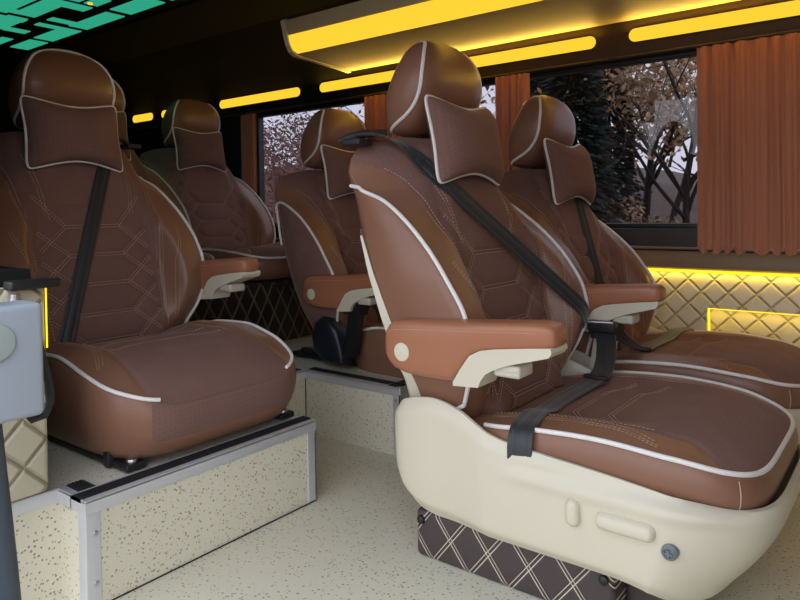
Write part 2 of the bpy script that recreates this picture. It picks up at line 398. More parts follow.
def head_piping_mesh(name, mats, arch, arch_side=0):
    mb = MB(); A = 1.10
    def side(s):
        q = np.linspace(1, 0, 16)
        low = [head_pt(.955-.078*math.sin(t*math.pi/2), s*(A+1.35*(1-math.cos(t*math.pi/2))), .002) for t in q]
        up = [head_pt(z, s*A, .002) for z in np.linspace(.962, 1.080, 22)]
        return [tuple(p) for p in low]+up
    L, R = side(-1), side(1)
    def soft(P, it=6):
        P = np.array(P, float)
        for _ in range(it): P[1:-1] = (P[:-2]+2*P[1:-1]+P[2:])/4
        return P
    if arch:
        mid = [(-.2420, y, 1.088+.0020*(1-(y/.05)**2)) for y in np.linspace(-.04, .04, 9)]
        mb.tube(soft(L+mid+R[::-1]), .0040, 8)
    else:
        for s, P in ((-1, L), (1, R)):
            if s != arch_side: continue
            P = P+[tuple(head_pt(z, s*t, .002)) for z, t in ((1.083, 1.5), (1.080, 2.0), (1.070, 2.3), (1.055, 2.4))]
            mb.tube(soft(P), .0042, 8)
    return mb.mesh(name, mats)
# bone-shaped neck pillow
def pil(u, v):
    hw = .134*(1-.085*(1-v*v)); hz = .101*(1-.29*(1-np.abs(u)**1.7)); q = 1-.08*(u*u*v*v)**3
    return u*hw*q, v*hz*q - .003*(u*u)
def pillow_mesh(name, mats):
    mb = MB(); N = 44; g = np.sin(np.linspace(-math.pi/2, math.pi/2, N)); 
    U, V = np.meshgrid(g, g, indexing='ij'); y, z = pil(U, V)
    t = .043*np.power(np.maximum(0, (1-U**4)*(1-V**4)), .55)
    wr = .0022*np.sin(V*17+3*U)*np.exp(-((U+.75)/.3)**2)*(1-U**4)*(1-V**4) + .0016*np.sin(V*23-2*U)*np.exp(-((U-.8)/.22)**2)*(1-U**4)*(1-V**4)
    sh = -.18*(z) - .9*y*y
    mb.grid(np.stack([t+wr+sh, y, z], -1), sd=np.full(U.shape, .1)); mb.grid(np.stack([-t*.8+sh, y, z], -1), flip=True, sd=np.full(U.shape, .1))
    return mb.mesh(name, mats, sharp=0)
def pillow_piping_mesh(name, mats):
    mb = MB(); q = np.linspace(-1, 1, 40)[:-1]; path = []
    for u, v in [(a, -1.0) for a in q]+[(1.0, a) for a in q]+[(-a, 1.0) for a in q]+[(-1.0, -a) for a in q]:
        y, z = pil(u, v); path.append((-.18*z-.9*y*y, y, z))
    P = np.array(path)
    for _ in range(5): P = (np.roll(P, 1, 0)+2*P+np.roll(P, -1, 0))/4
    P[:, 1:] *= 1.012
    mb.tube(P, .0036, 8, closed=True); return mb.mesh(name, mats)
# cushion
def contour(N, ax=.268, ay=.250, cx=.188, n=5.0, grow=0.0, nf=None):
    a = np.linspace(0, 2*math.pi, 4000, endpoint=False); e = 2/n
    c, s = np.cos(a), np.sin(a); e = np.where(c > 0, 2/(nf or n), e)
    x = cx+(ax+grow)*np.sign(c)*np.abs(c)**e; y = (ay+grow)*np.sign(s)*np.abs(s)**e
    y = y*(1-.05*sstep(.30, .46, x)-.08*(1-sstep(-.08, .08, x)))
    d = np.r_[0, np.cumsum(np.hypot(np.diff(np.r_[x, x[0]]), np.diff(np.r_[y, y[0]])))]
    s_ = np.linspace(0, d[-1], N, endpoint=False)
    return np.interp(s_, d, np.r_[x, x[0]]), np.interp(s_, d, np.r_[y, y[0]])
CS = []
for k, xk in enumerate([.045,.115,.185]):
    CS.append(((xk, -.085), (xk, .085)))
    for s in (1, -1):
        CS.append(((xk, s*.085), (xk+.045, s*.150)))
def pip_z(x, roll):
    if roll: return hermite([-.08,0,.1,.2,.30,.38,.42,.46], [.300,.315,.335,.338,.318,.292,.280,.262], x)
    return hermite([-.08,0,.1,.22,.34,.42,.46], [.285,.295,.310,.316,.308,.292,.282], x)
def cush_fab(x, y, roll):
    w = (.163 + .018*sstep(.2, .44, x)) if roll else (.178 + .072*sstep(.33, .455, x)**1.5)
    return w-np.abs(y)
def top_z(x, y, k, roll):
    x = np.asarray(x, float); y = np.asarray(y, float)
    v = np.abs(y)/.255; ed = 1-np.asarray(k, float)**5
    h = pip_z(x, roll) + ed*(.008*np.exp(-((v-.76)/.15)**2)*(1-.7*sstep(.3, .45, x)) - .012*(1-sstep(.45, .70, v))*(1-sstep(.15, .38, x)) + .014*(1-sstep(.5, .9, v))*sstep(.2, .38, x)) + .006*ed
    if roll: h = h - .030*sstep(.36, .46, x)*(1-sstep(.5, .8, v))*0.4
    return h
def cushion_mesh(name, mats, roll, zbot):
    mb = MB(); N = 300; cx, cy = contour(N); R = 46; rows = []; sds = []
    mx = .19+(cx-.19)*.66
    ks = np.linspace(0, 1, R)**.85
    for k in ks:
        x = mx+(cx-mx)*k; y = cy*k; sd = cush_fab(x, y, roll)
        z = top_z(x, y, k, roll)
        d = segdist(x, y, CS); ins = sd > 0
        z = z - .003*np.exp(-(d/.005)**2)*ins - .0035*np.exp(-(sd/.006)**2)*(1-k**8)
        z = z + .0012*np.sin(x*60+y*25)*np.sin(y*40)*(1-k**4)
        rows.append(np.c_[x, y, z]); sds.append(sd)
    zp = pip_z(cx, roll)
    gx, gy = contour(N, grow=.012)
    for t in np.linspace(0, 1, 12)[1:]:
        b = math.sin(math.pi*min(1, t*1.15))*1.0 if t < .87 else math.sin(math.pi*.999)
        b = math.sin(math.pi*t)**.7 if t < 1 else 0
        sh = -.022*t**2
        ux, uy = (gx-cx)/.012, (gy-cy)/.012
        x = cx+ux*(.013*b+sh); y = cy+uy*(.013*b+sh)
        z = zp+(zbot-zp)*t
        rows.append(np.c_[x, y, z])
        if roll: sds.append(np.where((cx > .40), np.minimum(.181-np.abs(cy), z-(zbot+.035)), -.1))
        else: sds.append(np.full(N, -.1))
    mb.grid(rows, closed_v=True, sd=sds)
    mb.add(rows[-1], [tuple(range(N))], 0)
    def P(path):
        p = np.array(path); kk = np.clip(np.maximum(np.abs(p[:, 1])/.25, np.abs(p[:, 0]-.19)/.27), 0, 1)
        z = top_z(p[:, 0], p[:, 1], kk, roll)-.0018; e = .004
        zx = (top_z(p[:, 0]+e, p[:, 1], kk, roll)-top_z(p[:, 0]-e, p[:, 1], kk, roll))/(2*e); zy = (top_z(p[:, 0], p[:, 1]+e, kk, roll)-top_z(p[:, 0], p[:, 1]-e, kk, roll))/(2*e)
        return np.c_[p[:, 0], p[:, 1], z+.0006], np.c_[-zx, -zy, np.ones(len(p))]
    for (a, b) in CS:
        for d in (-.0035, .0035): q, n = P(offset_path(line2(a, b), d)); dashes(mb, q, n)
    for s in (1, -1):
        xx = np.linspace(-.0, .30, 60)
        q, n = P(list(zip(xx, s*((.157 if roll else .172)+0*xx)))); dashes(mb, q, n)
        for off in (.020, .030, .037):
            xx = np.linspace(.0, .30+off*.5, 50); yy = (.155 if roll else .166)+off+ ((.056 if roll else .045)-off*.4)*sstep(.22, .36, xx)
            q, n = P(list(zip(xx, s*yy))); dashes(mb, q+np.array([0,0,.0012]), n)
    if roll is False:
        W = np.array(rows[-11:])
        for sg in (1, -1):
            i = int(np.argmin(np.abs(cy-sg*.205)+(cx < .4)*9)); q = W[:9, i]
            nn = np.array([ux[i], uy[i], 0.]); mb.tube(q+nn*.0002, .0011, 5, mat=1)
    return mb.mesh(name, mats, sharp=0)
def cush_piping_mesh(name, mats, roll, side=0):
    mb = MB(); cx, cy = contour(240, grow=.001); z = pip_z(cx, roll)+.001
    P = np.c_[cx, cy, z]
    if roll:
        for s in (side,):
            q = P[(np.sign(P[:, 1]) == s) & (P[:, 0] > .0) & ~((P[:, 0] > .44) & (np.abs(P[:, 1]) < .165))]
            q = q[np.argsort(-s*np.arctan2(q[:, 1], (q[:, 0]-.19)*.9)*1.0)]
            mb.tube(q, .0043, 8)
    else:
        i0 = np.argmin(np.abs(cx-.0)+(cy > 0)*9); Q = np.roll(P, -i0, 0); 
        Q = Q[Q[:, 0] >= -.005]; mb.tube(Q, .0043, 8)
    return mb.mesh(name, mats)
# cream base shell
def shell_mesh(name, mats):
    mb = MB(); N = 240; rows = []
    x0, y0 = contour(N, ax=.358, ay=.272, cx=.130, n=9, nf=4.5)
    y0 = np.sign(y0)*np.minimum(np.abs(y0)*1.06*(1-.05*sstep(.36, .49, x0)), .280)
    nn = np.hypot(np.roll(x0, -1)-np.roll(x0, 1), np.roll(y0, -1)-np.roll(y0, 1)); ux = (np.roll(y0, -1)-np.roll(y0, 1))/nn; uy = -(np.roll(x0, -1)-np.roll(x0, 1))/nn
    xs = [-.228,-.215,-.200,-.165,-.105,-.045,.002,.050,.12,.24,.38,.45,.50]
    zt = hermite(xs, [.240,.275,.308,.324,.334,.322,.303,.288,.280,.270,.253,.240,.238], x0)
    zb = hermite([-.228,-.205,-.180,-.14,-.10,.24,.35,.42,.50], [.215,.160,.126,.103,.098,.098,.090,.072,.046], x0)
    back = sstep(-.165, -.185, x0)*0
    ts = np.r_[np.linspace(0, 1, 26)]
    for t in ts:
        z = zb+(zt-zb)*t
        ins = .014*np.clip((.24-z)/.14, 0, 1)**2 + .012*(1-sstep(0, .10, t))
        lip = .010*sstep(.86, 1.0, t)**2
        hump = .006*np.exp(-((z-(.235-.05*sstep(-.1, .1, x0)*0))/.012)**2)*sstep(.02, .12, x0)*(x0 < .6)
        hump = hump - .005*np.exp(-((z-.252)/.012)**2)*sstep(.05, .15, x0)
        off = -ins-lip+hump
        dx = 2.2*np.clip(.262-z, 0, 1)**2*sstep(.20, .47, x0)
        rows.append(np.c_[x0+ux*off-dx, y0+uy*off*(1-0), z])
    for o, dz in ((.016, .000), (.020, -.006), (.022, -.02), (.024, -.05)):
        rows.append(np.c_[x0-ux*o, y0-uy*o, zt+dz])
    mb.grid(rows, closed_v=True)
    r0 = rows[0]; mb.grid([r0, np.c_[r0[:,0]-ux*.005, r0[:,1]-uy*.005, zb+.002], np.c_[r0[:,0]-ux*.008, r0[:,1]-uy*.008, zb+.04]], closed_v=True)
    return mb.mesh(name, mats, sharp=50)
# armrest: rounded section swept along x.  side = -1 near, +1 far
AY = .292
def arm_mesh(name, mats, s):
    mb = MB(); xs = [-.172,-.169,-.162,-.148,-.12,-.08,-.04,-.01,.008,.02,.035,.055,.09,.13,.16,.18,.189,.192]
    zt = hermite([-.175,-.165,-.145,0,.12,.17,.186,.194], [.455,.478,.489,.500,.509,.512,.508,.498], xs)
    zb = hermite([-.175,-.168,-.15,-.10,-.03,-.005,.01,.03,.05,.08,.15,.18,.194], [.436,.415,.398,.389,.390,.392,.413,.440,.450,.456,.465,.469,.476], xs)
    hw = hermite([-.175,-.168,-.14,.0,.15,.182,.194], [.012,.022,.029,.033,.033,.030,.020], xs); rows = []; sds = []
    an = np.linspace(0, 2*math.pi, 40, endpoint=False)
    xs = [x*.975-.006 for x in xs]
    for x, a, b, w in zip(xs, zt, zb, hw):
        h = (a-b)/2; n = 2/4.2
        rows.append([(x, s*AY+w*math.copysign(abs(math.cos(q))**n, math.cos(q)), (a+b)/2+h*math.copysign(abs(math.sin(q))**n, math.sin(q))) for q in an])
    mb.grid(rows, closed_v=True); mb.add(rows[0], [tuple(range(40))[::-1]]); mb.add(rows[-1], [tuple(range(40))])
    # stitched seam along the upper outer edge
    for e in (1, -1):
        P = [(x, s*AY+e*(w*.985), a-.016) for x, a, w in zip(xs[2:-3], zt[2:-3], hw[2:-3])]
        dashes(mb, P, np.tile([0, e, .4], (len(P), 1)), .004, .0015, .0006, .0006)
    mb.tube([(-.135, s*(AY-.02), .43), (-.155, s*.20, .42)], .018, 12)
    return mb.mesh(name, mats, sharp=0)
def bracket_mesh(name, mats, s):
    mb = MB(); y0, y1 = s*AY-.0315, s*AY+.0315
    poly = [(-.008,.387),(.046,.391),(.052,.404),(.062,.416),(.078,.425),(.105,.436),(.185,.458),(.191,.466),(.189,.474),(.15,.470),(.08,.461),(.05,.455),(.028,.444),(.008,.418),(-.008,.394)]
    poly = [(x*.95-.003, z) for x, z in poly]
    mb.prism(poly, 1, y0, y1, 0)
    mb.box((.068, s*AY-.026, .414), (.118, s*AY+.026, .436), 1, .005)
    for q in range(2): mb.box((.072, s*AY-.0275, .418+.007*q), (.114, s*AY+.0275, .4205+.007*q), 1, .001)
    return mb.mesh(name, mats, sharp=30)
def cap_mesh(name, mats, s):
    mb = MB(); mb.disc((-.125, s*(AY+.0285), .433), 1, .0175, s*.004, 0); return mb.mesh(name, mats)
def back_shell_mesh(name, mats):
    mb = MB(); rows = []
    for z in np.linspace(.24, .66, 34):
        t = (z-.24)/.42
        xr = float(hermite(ZT, XR, max(z, .36)))+.012; yp = float(hermite(ZT, YP, max(z, .29)))
        w = .046*(1-t)**.8+.004; y = yp-.006
        rows.append([(xr+w-.014, y+.002, z), (xr+.2*w-.012, y+.004, z), (xr-.020, y-.010, z), (xr-.034, y*.6, z), (xr-.038, 0, z), (xr-.034, -y*.6, z), (xr-.020, -y+.010, z), (xr+.2*w-.012, -y-.004, z), (xr+w-.014, -y-.002, z),
                     (xr+w-.02, -y+.012, z), (xr-.008, -y+.02, z), (xr-.008, y-.02, z), (xr+w-.02, y-.012, z)])
    mb.grid(rows, closed_v=True); n = len(rows[0]); mb.add(rows[0], [tuple(range(n))]); mb.add(rows[-1], [tuple(range(n))[::-1]])
    return mb.mesh(name, mats, sharp=40)
def hull_up(s, x):
    keep = [0]
    for i in range(1, len(s)):
        while len(keep) > 1:
            a, b = keep[-2], keep[-1]
            if (x[b]-x[a])*(s[i]-s[a]) <= (x[i]-x[a])*(s[b]-s[a]): keep.pop()
            else: break
        keep.append(i)
    return np.interp(s, s[keep], x[keep])
def shoulder_belt_mesh(name, mats, m, end=(.264,.418), vert=None):
    """m=+1: from the -y shoulder down to the +y hip; m=-1 mirrored"""
    mb = MB(); n = 60; t = np.linspace(0, 1, n)
    y = -.130+(end[0]+.130)*t; z = .770+(end[1]-.770)*t
    if vert: y = vert[0]+(vert[1]-vert[0])*t; z = .80+(.325-.80)*t
    x = hull_up(t, front_x(y, z)+.005)
    if vert: m = 1
    P = np.c_[x, m*y, z]
    head = np.array([(-.312, m*-.226, .860), (-.292, m*-.208, .870), (-.262, m*-.182, .869), (-.232, m*-.160, .848), (-.206, m*-.146, .815)])
    P = np.r_[head, P] if not vert else P
    for _ in range(3): P[1:-1] = (P[:-2]+2*P[1:-1]+P[2:])/4
    wd = np.array([.15, m*.62, .78])
    w0 = np.tile(wd, (len(P), 1))
    if not vert: w0[:5] = [[-.6, m*.45, 0], [-.6, m*.45, 0], [-.6, m*.5, .08], [-.35, m*.6, .35], [-.1, m*.62, .6]]
    if vert: w0[:] = [vert[2], .9, .30 if vert[2] < .2 else 0]
    mb.ribbon(P, w0, .0375, .0014); return mb.mesh(name, mats, sharp=40)
def guide_mesh(name, mats, m):
    mb = MB()
    mb.tube([(-.352, m*-.240, .850), (-.335, m*-.232, .857), (-.31, m*-.20, .866), (-.28, m*-.165, .868)], [.006,.008,.009,.007], 10)
    mb.box((-.335, m*-.252, .838), (-.285, m*-.205, .852), 0, .004)
    return mb.mesh(name, mats)
def buckle_mesh(name, mats, m):
    mb = MB()
    # stalk and receiver (slot 0 cream), tongue plate (slot 1 black), steel edge (slot 2)
    mb.prism([(-.005,.24),(.038,.245),(.062,.385),(.020,.392)], 1, m*.296, m*.322, 0)
    mb.prism([(.004,.380),(.066,.376),(.075,.408),(.060,.418),(.005,.420)], 1, m*.286, m*.330, 1)
    mb.box((.002, m*.268, .398), (.070, m*.300, .424), 1, .005)
    mb.tube([(.004, m*.266, .422), (.068, m*.266, .424)], .0035, 8, mat=2)
    return mb.mesh(name, mats, sharp=30)
def lap_mesh(name, mats, m):
    mb = MB(); roll = False
    P = [(.040, m*.272, .405), (.055, m*.255, .372), (.068, m*.20, .338)]
    for t in np.linspace(0, 1, 22):
        y = .165-.395*t; x = .078-.020*math.sin(math.pi*t)+.010*t
        P.append((x, m*y, float(top_z(x, y, min(1, abs(y)/.25), roll))+.005+.010*(1-t)**2*(t < .9)))
    P += [(.090, m*-.247, .322), (.092, m*-.262, .316), (.093, m*-.273, .302), (.094, m*-.278, .282), (.094, m*-.276, .262)]
    P = np.array(P)
    for _ in range(2): P[1:-1] = (P[:-2]+2*P[1:-1]+P[2:])/4
    mb.ribbon(P, np.array([1, m*.12, .03]), .046, .0014)
    c = P[5]; mb.box((c[0]-.028, c[1]-.006, c[2]-.002), (c[0]+.028, c[1]+.006, c[2]+.008), 1, .003)
    return mb.mesh(name, mats, sharp=40)
def rails_mesh(name, mats, yy):
    mb = MB()
    for y in (yy,):
        mb.box((-.10, y-.022, 0), (.455, y+.022, .014), 0, .004); mb.box((-.06, y-.014, .014), (.40, y+.014, .030), 0, .003)
        mb.disc((.435, y, .014), 2, .012, .006, 1, 14); mb.box((.38, y-.03, .0), (.40, y+.03, .034), 0, .003)
    if yy < 0: mb.box((-.04, -.2, .012), (-.01, .19, .026)); mb.box((.33, -.2, .012), (.36, .19, .026))
    return mb.mesh(name, mats, sharp=30)
def side_cover_mesh(name, mats, s):
    mb = MB(); poly = [(-.10,.02),(-.145,.055),(-.152,.10),(-.135,.145),(-.105,.165),(-.07,.160),(-.035,.125),(-.015,.06),(-.01,.02)]
    P = np.array(poly); rows = []
    c = P.mean(0)
    for k, (sc, o) in enumerate(((1.0, 0), (1.0, .03), (.96, .042), (.85, .049), (.5, .052), (.02, .053))):
        rows.append([(c[0]+(x-c[0])*sc, s*(.255+o), c[1]+(z-c[1])*sc) for x, z in np.r_[P, (P+np.roll(P, -1, 0))/2].reshape(2, len(P), 2).transpose(1, 0, 2).reshape(-1, 2)])
    mb.grid(rows, closed_v=True); mb.add(rows[0], [tuple(range(len(rows[0])))]); return mb.mesh(name, mats, sharp=50)
def lever_meshes():
    a = MB(); a.box((.182, -.292, .178), (.206, -.262, .222), 0, .010)
    b = MB(); b.box((.232, -.293, .186), (.326, -.262, .214), 0, .012)
    c = MB(); c.disc((.346, -.268, .178), 1, .0125, -.014, 0, 24, .15); c.tube([(.346+.0085*math.cos(q), -.2835, .178+.0085*math.sin(q)) for q in np.linspace(0, 2*math.pi, 20, endpoint=False)], .0016, 6, closed=True); c.box((.340, -.287, .1765), (.352, -.282, .1795), 0); c.box((.3445, -.287, .172), (.3475, -.282, .184), 0)
    return a.mesh('recline_lever', M['cream']), b.mesh('adjuster_lever', M['cream']), c.mesh('round_switch', M['dial'])
M['dial'] = plain('slate_grey_plastic', (.16,.18,.19), .35)

U = [M['seat'], M['thread']]; UD = [M['seat_dark'], M['thread_dark']]
ME = {}
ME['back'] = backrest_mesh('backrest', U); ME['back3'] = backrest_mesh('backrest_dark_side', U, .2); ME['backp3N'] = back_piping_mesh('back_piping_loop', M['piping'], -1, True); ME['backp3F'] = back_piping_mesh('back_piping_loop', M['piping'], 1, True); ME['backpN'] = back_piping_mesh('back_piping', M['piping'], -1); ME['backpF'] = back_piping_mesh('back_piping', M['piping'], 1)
ME['head'] = headrest_mesh('headrest', [M['seat'], M['black']])
ME['hpN'] = head_piping_mesh('head_piping', M['piping'], False, -1); ME['hpF'] = head_piping_mesh('head_piping', M['piping'], False, 1); ME['hp1'] = head_piping_mesh('head_piping_arch', M['piping'], True)
ME['pil'] = pillow_mesh('neck_pillow', M['seat']); ME['pilp'] = pillow_piping_mesh('pillow_piping', M['piping'])
ME['cA'] = cushion_mesh('seat_cushion', U, False, .20); ME['cB'] = cushion_mesh('seat_cushion_rolled', U, True, .150)
ME['cpA'] = cush_piping_mesh('cushion_piping', M['piping'], False); ME['cpBN'] = cush_piping_mesh('cushion_piping_rolled', M['piping'], True, -1); ME['cpBF'] = cush_piping_mesh('cushion_piping_rolled', M['piping'], True, 1)
ME['shell'] = shell_mesh('base_shell', M['cream'])
for s, k in ((-1, 'N'), (1, 'F')):
    ME['arm'+k] = arm_mesh('armrest', [M['arm'], M['thread']], s); ME['br'+k] = bracket_mesh('armrest_bracket', [M['cream'], M['cream_grip'], M['black']], s); ME['cap'+k] = cap_mesh('pivot_cap', M['cream'], s)
    ME['sb'+k] = shoulder_belt_mesh('shoulder_strap', M['belt'], -s if k == 'N' else -s); ME['gd'+k] = guide_mesh('belt_guide', M['rubber'], -s)
    ME['bk'+k] = buckle_mesh('buckle', [M['cream'], M['black'], M['steel']], -s); ME['lap'+k] = lap_mesh('lap_strap', [M['belt'], M['black']], -s)
    ME['bkb'+k] = buckle_mesh('buckle', [M['black'], M['black'], M['steel']], -s)
    ME['cov'+k] = side_cover_mesh('side_cover', M['navy'], s)
ME['sbL'] = shoulder_belt_mesh('shoulder_strap', M['belt'], 1, vert=(.075, -.125, .05)); ME['sbV'] = shoulder_belt_mesh('shoulder_strap', M['belt'], 1, vert=(.03, -.045, .55))
ME['bshell'] = back_shell_mesh('back_shell', [M['cream']]); ME['railsN'] = rails_mesh('seat_rail', [M['black'], M['steel']], -.20); ME['railsF'] = rails_mesh('seat_rail', [M['black'], M['steel']], .20)
LV = lever_meshes()

def build_seat(label, loc, cush, arm, belt, shell, strap=None, lap=True, arch=False, cdz=0.0, bd=(0,0,0), pillow=None, rails=None, cover=None, rdx=-.04):
    t = thing('captain_seat', label, 'seat', loc, 'captain seats in the cabin')
    c = put('seat_cushion', ME['c'+cush], t, (0,0,cdz)); [put('cushion_piping', ME[q], c).__setitem__('label', 'white piping') for q in (('cpA',) if cush == 'A' else ('cpBN', 'cpBF'))]
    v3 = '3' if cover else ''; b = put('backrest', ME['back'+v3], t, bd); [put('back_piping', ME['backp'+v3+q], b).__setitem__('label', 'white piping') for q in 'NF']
    h = put('headrest', ME['head'], t, bd); [put('headrest_piping', ME[q], h).__setitem__('label', 'white piping') for q in (('hp1',) if arch else ('hpN', 'hpF'))]
    if shell:
        s = put('base_shell', ME['shell'], t); s['label'] = 'cream plastic base shell'
        put('recline_lever', LV[0], s); put('adjuster_lever', LV[1], s); put('round_switch', LV[2], s)['label'] = 'slate grey round switch'
        put('back_shell', ME['bshell'], t)['label'] = 'cream plastic back shell'
    if arm:
        a = put('armrest', ME['arm'+arm], t)
        put('armrest_bracket', ME['br'+arm], a)['label'] = 'cream plastic bracket with grip'; put('pivot_cap', ME['cap'+arm], a)['label'] = 'round cream cap'
    if belt:
        e = put('shoulder_strap', ME['sb'+(strap or belt)], t, bd); e['label'] = 'black webbing strap'; put('belt_guide', ME['gd'+belt], e)['label'] = 'dark plastic guide'
        if lap:
            e2 = put('lap_strap', ME['lap'+belt], t); e2['label'] = 'black webbing strap'
        put('buckle', ME[('bk' if shell else 'bkb')+belt], t, (0,(-.018 if belt == 'N' else .018),cdz))
    if rails is not None: [put('seat_rail', ME['rails'+q], t, (rdx,0,rails)).__setitem__('label', 'black steel rail') for q in 'NF']
    if cover: put('side_cover', ME['cov'+cover], t, (0,0,rails))['label'] = 'blue black plastic cover'
    if pillow:
        p = put('neck_pillow', ME['pil'], None, (loc[0]+bd[0]-.160, loc[1]+bd[1]-.016, loc[2]+bd[2]+.852)); tag(p, pillow, 'pillow', 'neck pillows on the headrests')
        put('pillow_piping', ME['pilp'], p)['label'] = 'white piping'
    return t
build_seat('brown captain seat nearest the camera, on the brown quilted plinth', (-.645,1.318,0), 'A', 'N', 'N', True,
           pillow='brown suede neck pillow on the headrest of the nearest seat with perforated dots')
build_seat('brown captain seat lit amber under the big window, just behind the nearest seat', (-.66,1.92,.004), 'A', 'N', 'F', True, strap='V', bd=(0,0,-.05),
           pillow='brown suede neck pillow in front of the dark right-hand window')
build_seat('large brown captain seat at left on the speckled box with aluminium trim', (-1.635,.922,.062), 'B', 'F', 'F', False, strap='L', lap=False, arch=True, rails=.132,
           pillow='brown suede neck pillow on the tall left seat with a blue black strap below')
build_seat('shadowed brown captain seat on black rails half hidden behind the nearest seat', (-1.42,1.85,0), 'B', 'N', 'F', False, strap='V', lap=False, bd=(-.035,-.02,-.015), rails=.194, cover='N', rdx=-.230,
           pillow='brown neck pillow on the headrest before the left-hand window of bare trees')
build_seat('dark rear row seat beside the far curtain, with a full view of its backrest', (-2.41,1.885,.237), 'A', None, None, False, bd=(0,0,-.105),
           pillow='dark neck pillow of the rear row seat beside the curtain, under the small lamps')
build_seat('dark rear row seat mostly hidden behind the left seat', (-2.41,1.275,.237), 'A', None, None, False, bd=(.17,.03,-.09),
           pillow='dark neck pillow peeping out right beside the left seat headrest')

# ------------------------------------------------------------------ floor, steps, plinths
YW, YN, ZC = 2.25, .46, 1.56
def boxobj(name, a, b, mat, bev=0): 
    m = MB(); m.box(a, b, 0, bev); return struct(name, m.mesh(name, mat, sharp=30))
boxobj('floor', (-1.56,.40,-.04), (2.2,YW+.02,0), M['vinyl'])
BX, BY0, BY1, ZP = -1.157, .587, 1.146, .194
boxobj('floor_step', (-1.54,BY0,-.01), (BX,BY1,ZP-.004), M['vinyl'])
boxobj('floor_step', (-1.60,.47,-.01), (-1.255,BY0,ZP-.004), M['vinyl'])
boxobj('floor_step', (-1.54,1.494,-.01), (-1.166,YW,ZP-.004), M['vinyl'])
boxobj('floor_step', (-4.3,.47,-.04), (-1.541,YW+.02,ZP-.004), M['vinyl'])
def edging(pts_top, inward, name='edge_trim'):
    """aluminium angle along a step edge with a black ribbed insert on top; pts: two ends; inward: unit vector"""
    (x0, y0), (x1, y1) = pts_top; ix, iy = inward; m = MB(); d = np.array([x1-x0, y1-y0]); L = np.hypot(*d)
    def slab(o0, o1, z0, z1, mat, bev=0):
        a = (x0+ix*o0, y0+iy*o0, z0); b = (x1+ix*o1, y1+iy*o1, z1); m.box(a, b, mat, bev)
    slab(-.004, .0, ZP-.022, ZP+.002, 0); slab(-.004, .012, ZP-.003, ZP+.003, 0, .002)
    slab(.012, .044, ZP-.004, ZP+.003, 1); slab(.044, .048, ZP-.004, ZP+.004, 0)
    for k in range(4): slab(.015+.007*k, .019+.007*k, ZP+.002, ZP+.0045, 1)
    return m
k = [0]
def trim(m): 
    k[0] += 1; o = struct('trim_%d' % k[0], m.mesh('trim', [M['alu'], M['rubber'], M['steel']], sharp=30)); return o
trim(edging(((BX, BY0-.004), (BX, BY1+.004)), (-1, 0)))
trim(edging(((-1.255, BY0), (BX-.047, BY0)), (0, 1))); m_ = MB(); m_.box((BX-.05,BY0-.004,ZP-.022), (BX,BY0,ZP+.003)); trim(m_)
m_ = MB(); m_.box((-1.262,.46,ZP-.022), (-1.251,BY0,ZP+.004), 0, .003); trim(m_)
m_ = MB()
m_.box((BX-.024,BY0-.004,.0), (BX+.003,BY0+.024,ZP-.021), 0, .002)
for z in (.045,.135): m_.disc((BX+.0025,BY0+.014,z), 0, .0055, .0025, 2, 14)
trim(m_)
m_ = MB(); m_.box((BX,BY1-.022,0), (BX+.0025,BY1+.0025,ZP-.02), 0); m_.box((BX-.02,BY1,0), (BX+.0025,BY1+.0025,ZP-.02), 0); trim(m_)
trim(edging(((-1.54, 1.494), (-1.166, 1.494)), (0, 1)))
trim(edging(((-1.166, 1.494), (-1.166, YW)), (-1, 0)))
m_ = MB(); m_.box((-1.186,1.4905,0), (-1.1635,1.494,ZP-.02), 0); m_.box((-1.166,1.4905,0), (-1.1635,1.512,ZP-.02), 0)
for z in (.06,.16): m_.disc((-1.175,1.4905,z), 1, .005, -.0025, 2, 14)
trim(m_)
trim(edging(((-1.541, BY1+.004), (-1.541, 1.49)), (-1, 0)))
m_ = MB(); m_.box((-1.5415,1.4912,0), (-1.5395,1.4935,ZP-.02), 1); trim(m_)
m_ = MB(); m_.tube([(BX+.001,BY0,.001), (BX+.003,BY1,.002)], .0014, 6, mat=1); trim(m_)

def plinth(label, x0, x1, y0, y1, zt):
    t = thing('seat_plinth', label, 'plinth', ((x0+x1)/2, y0, 0), 'quilted seat plinths')
    ox, oy = (x0+x1)/2, y0; h = (x1-x0)/2
    m = MB(); m.box((-h, 0, .0), (h, y1-y0, zt), 0, .012); put('padded_box', m.mesh('padded_box', M['quilt_brown'], sharp=40), t)
    for sx in (-1, 1):
        m = MB(); m.disc((sx*(h-.016), .0, zt-.020), 1, .0085, -.006, 0, 18); put('cover_screw', m.mesh('cover_screw', M['black']), t)
    m = MB(); m.box((h+.0, .05, .0), (h+.09, y1-y0-.03, zt-.006), 0, .012); put('front_box', m.mesh('front_box', M['quilt_brown_end'], sharp=40), t)
    return t
plinth('dark brown quilted plinth with cream double stitching under the nearest seat', -.81, -.402, 1.085, 1.56, .097)
plinth('dark plinth under the seat by the big window', -.82, -.41, 1.690, 2.14, .097)
t = thing('rear_bench_plinth', 'long dark quilted plinth across the rear row behind the left seat armrest', 'plinth', (-1.96,.98,ZP))
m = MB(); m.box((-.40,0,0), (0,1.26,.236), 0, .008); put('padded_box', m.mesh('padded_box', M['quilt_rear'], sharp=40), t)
m = MB(); m.tube([(.022,.12,.222), (.022,.50,.222)], .006, 8); m.box((.0,.20,.216), (.022,.22,.228)); m.box((.0,.44,.216), (.022,.46,.228)); put('adjuster_bar', m.mesh('adjuster_bar', M['black'], sharp=30), t)
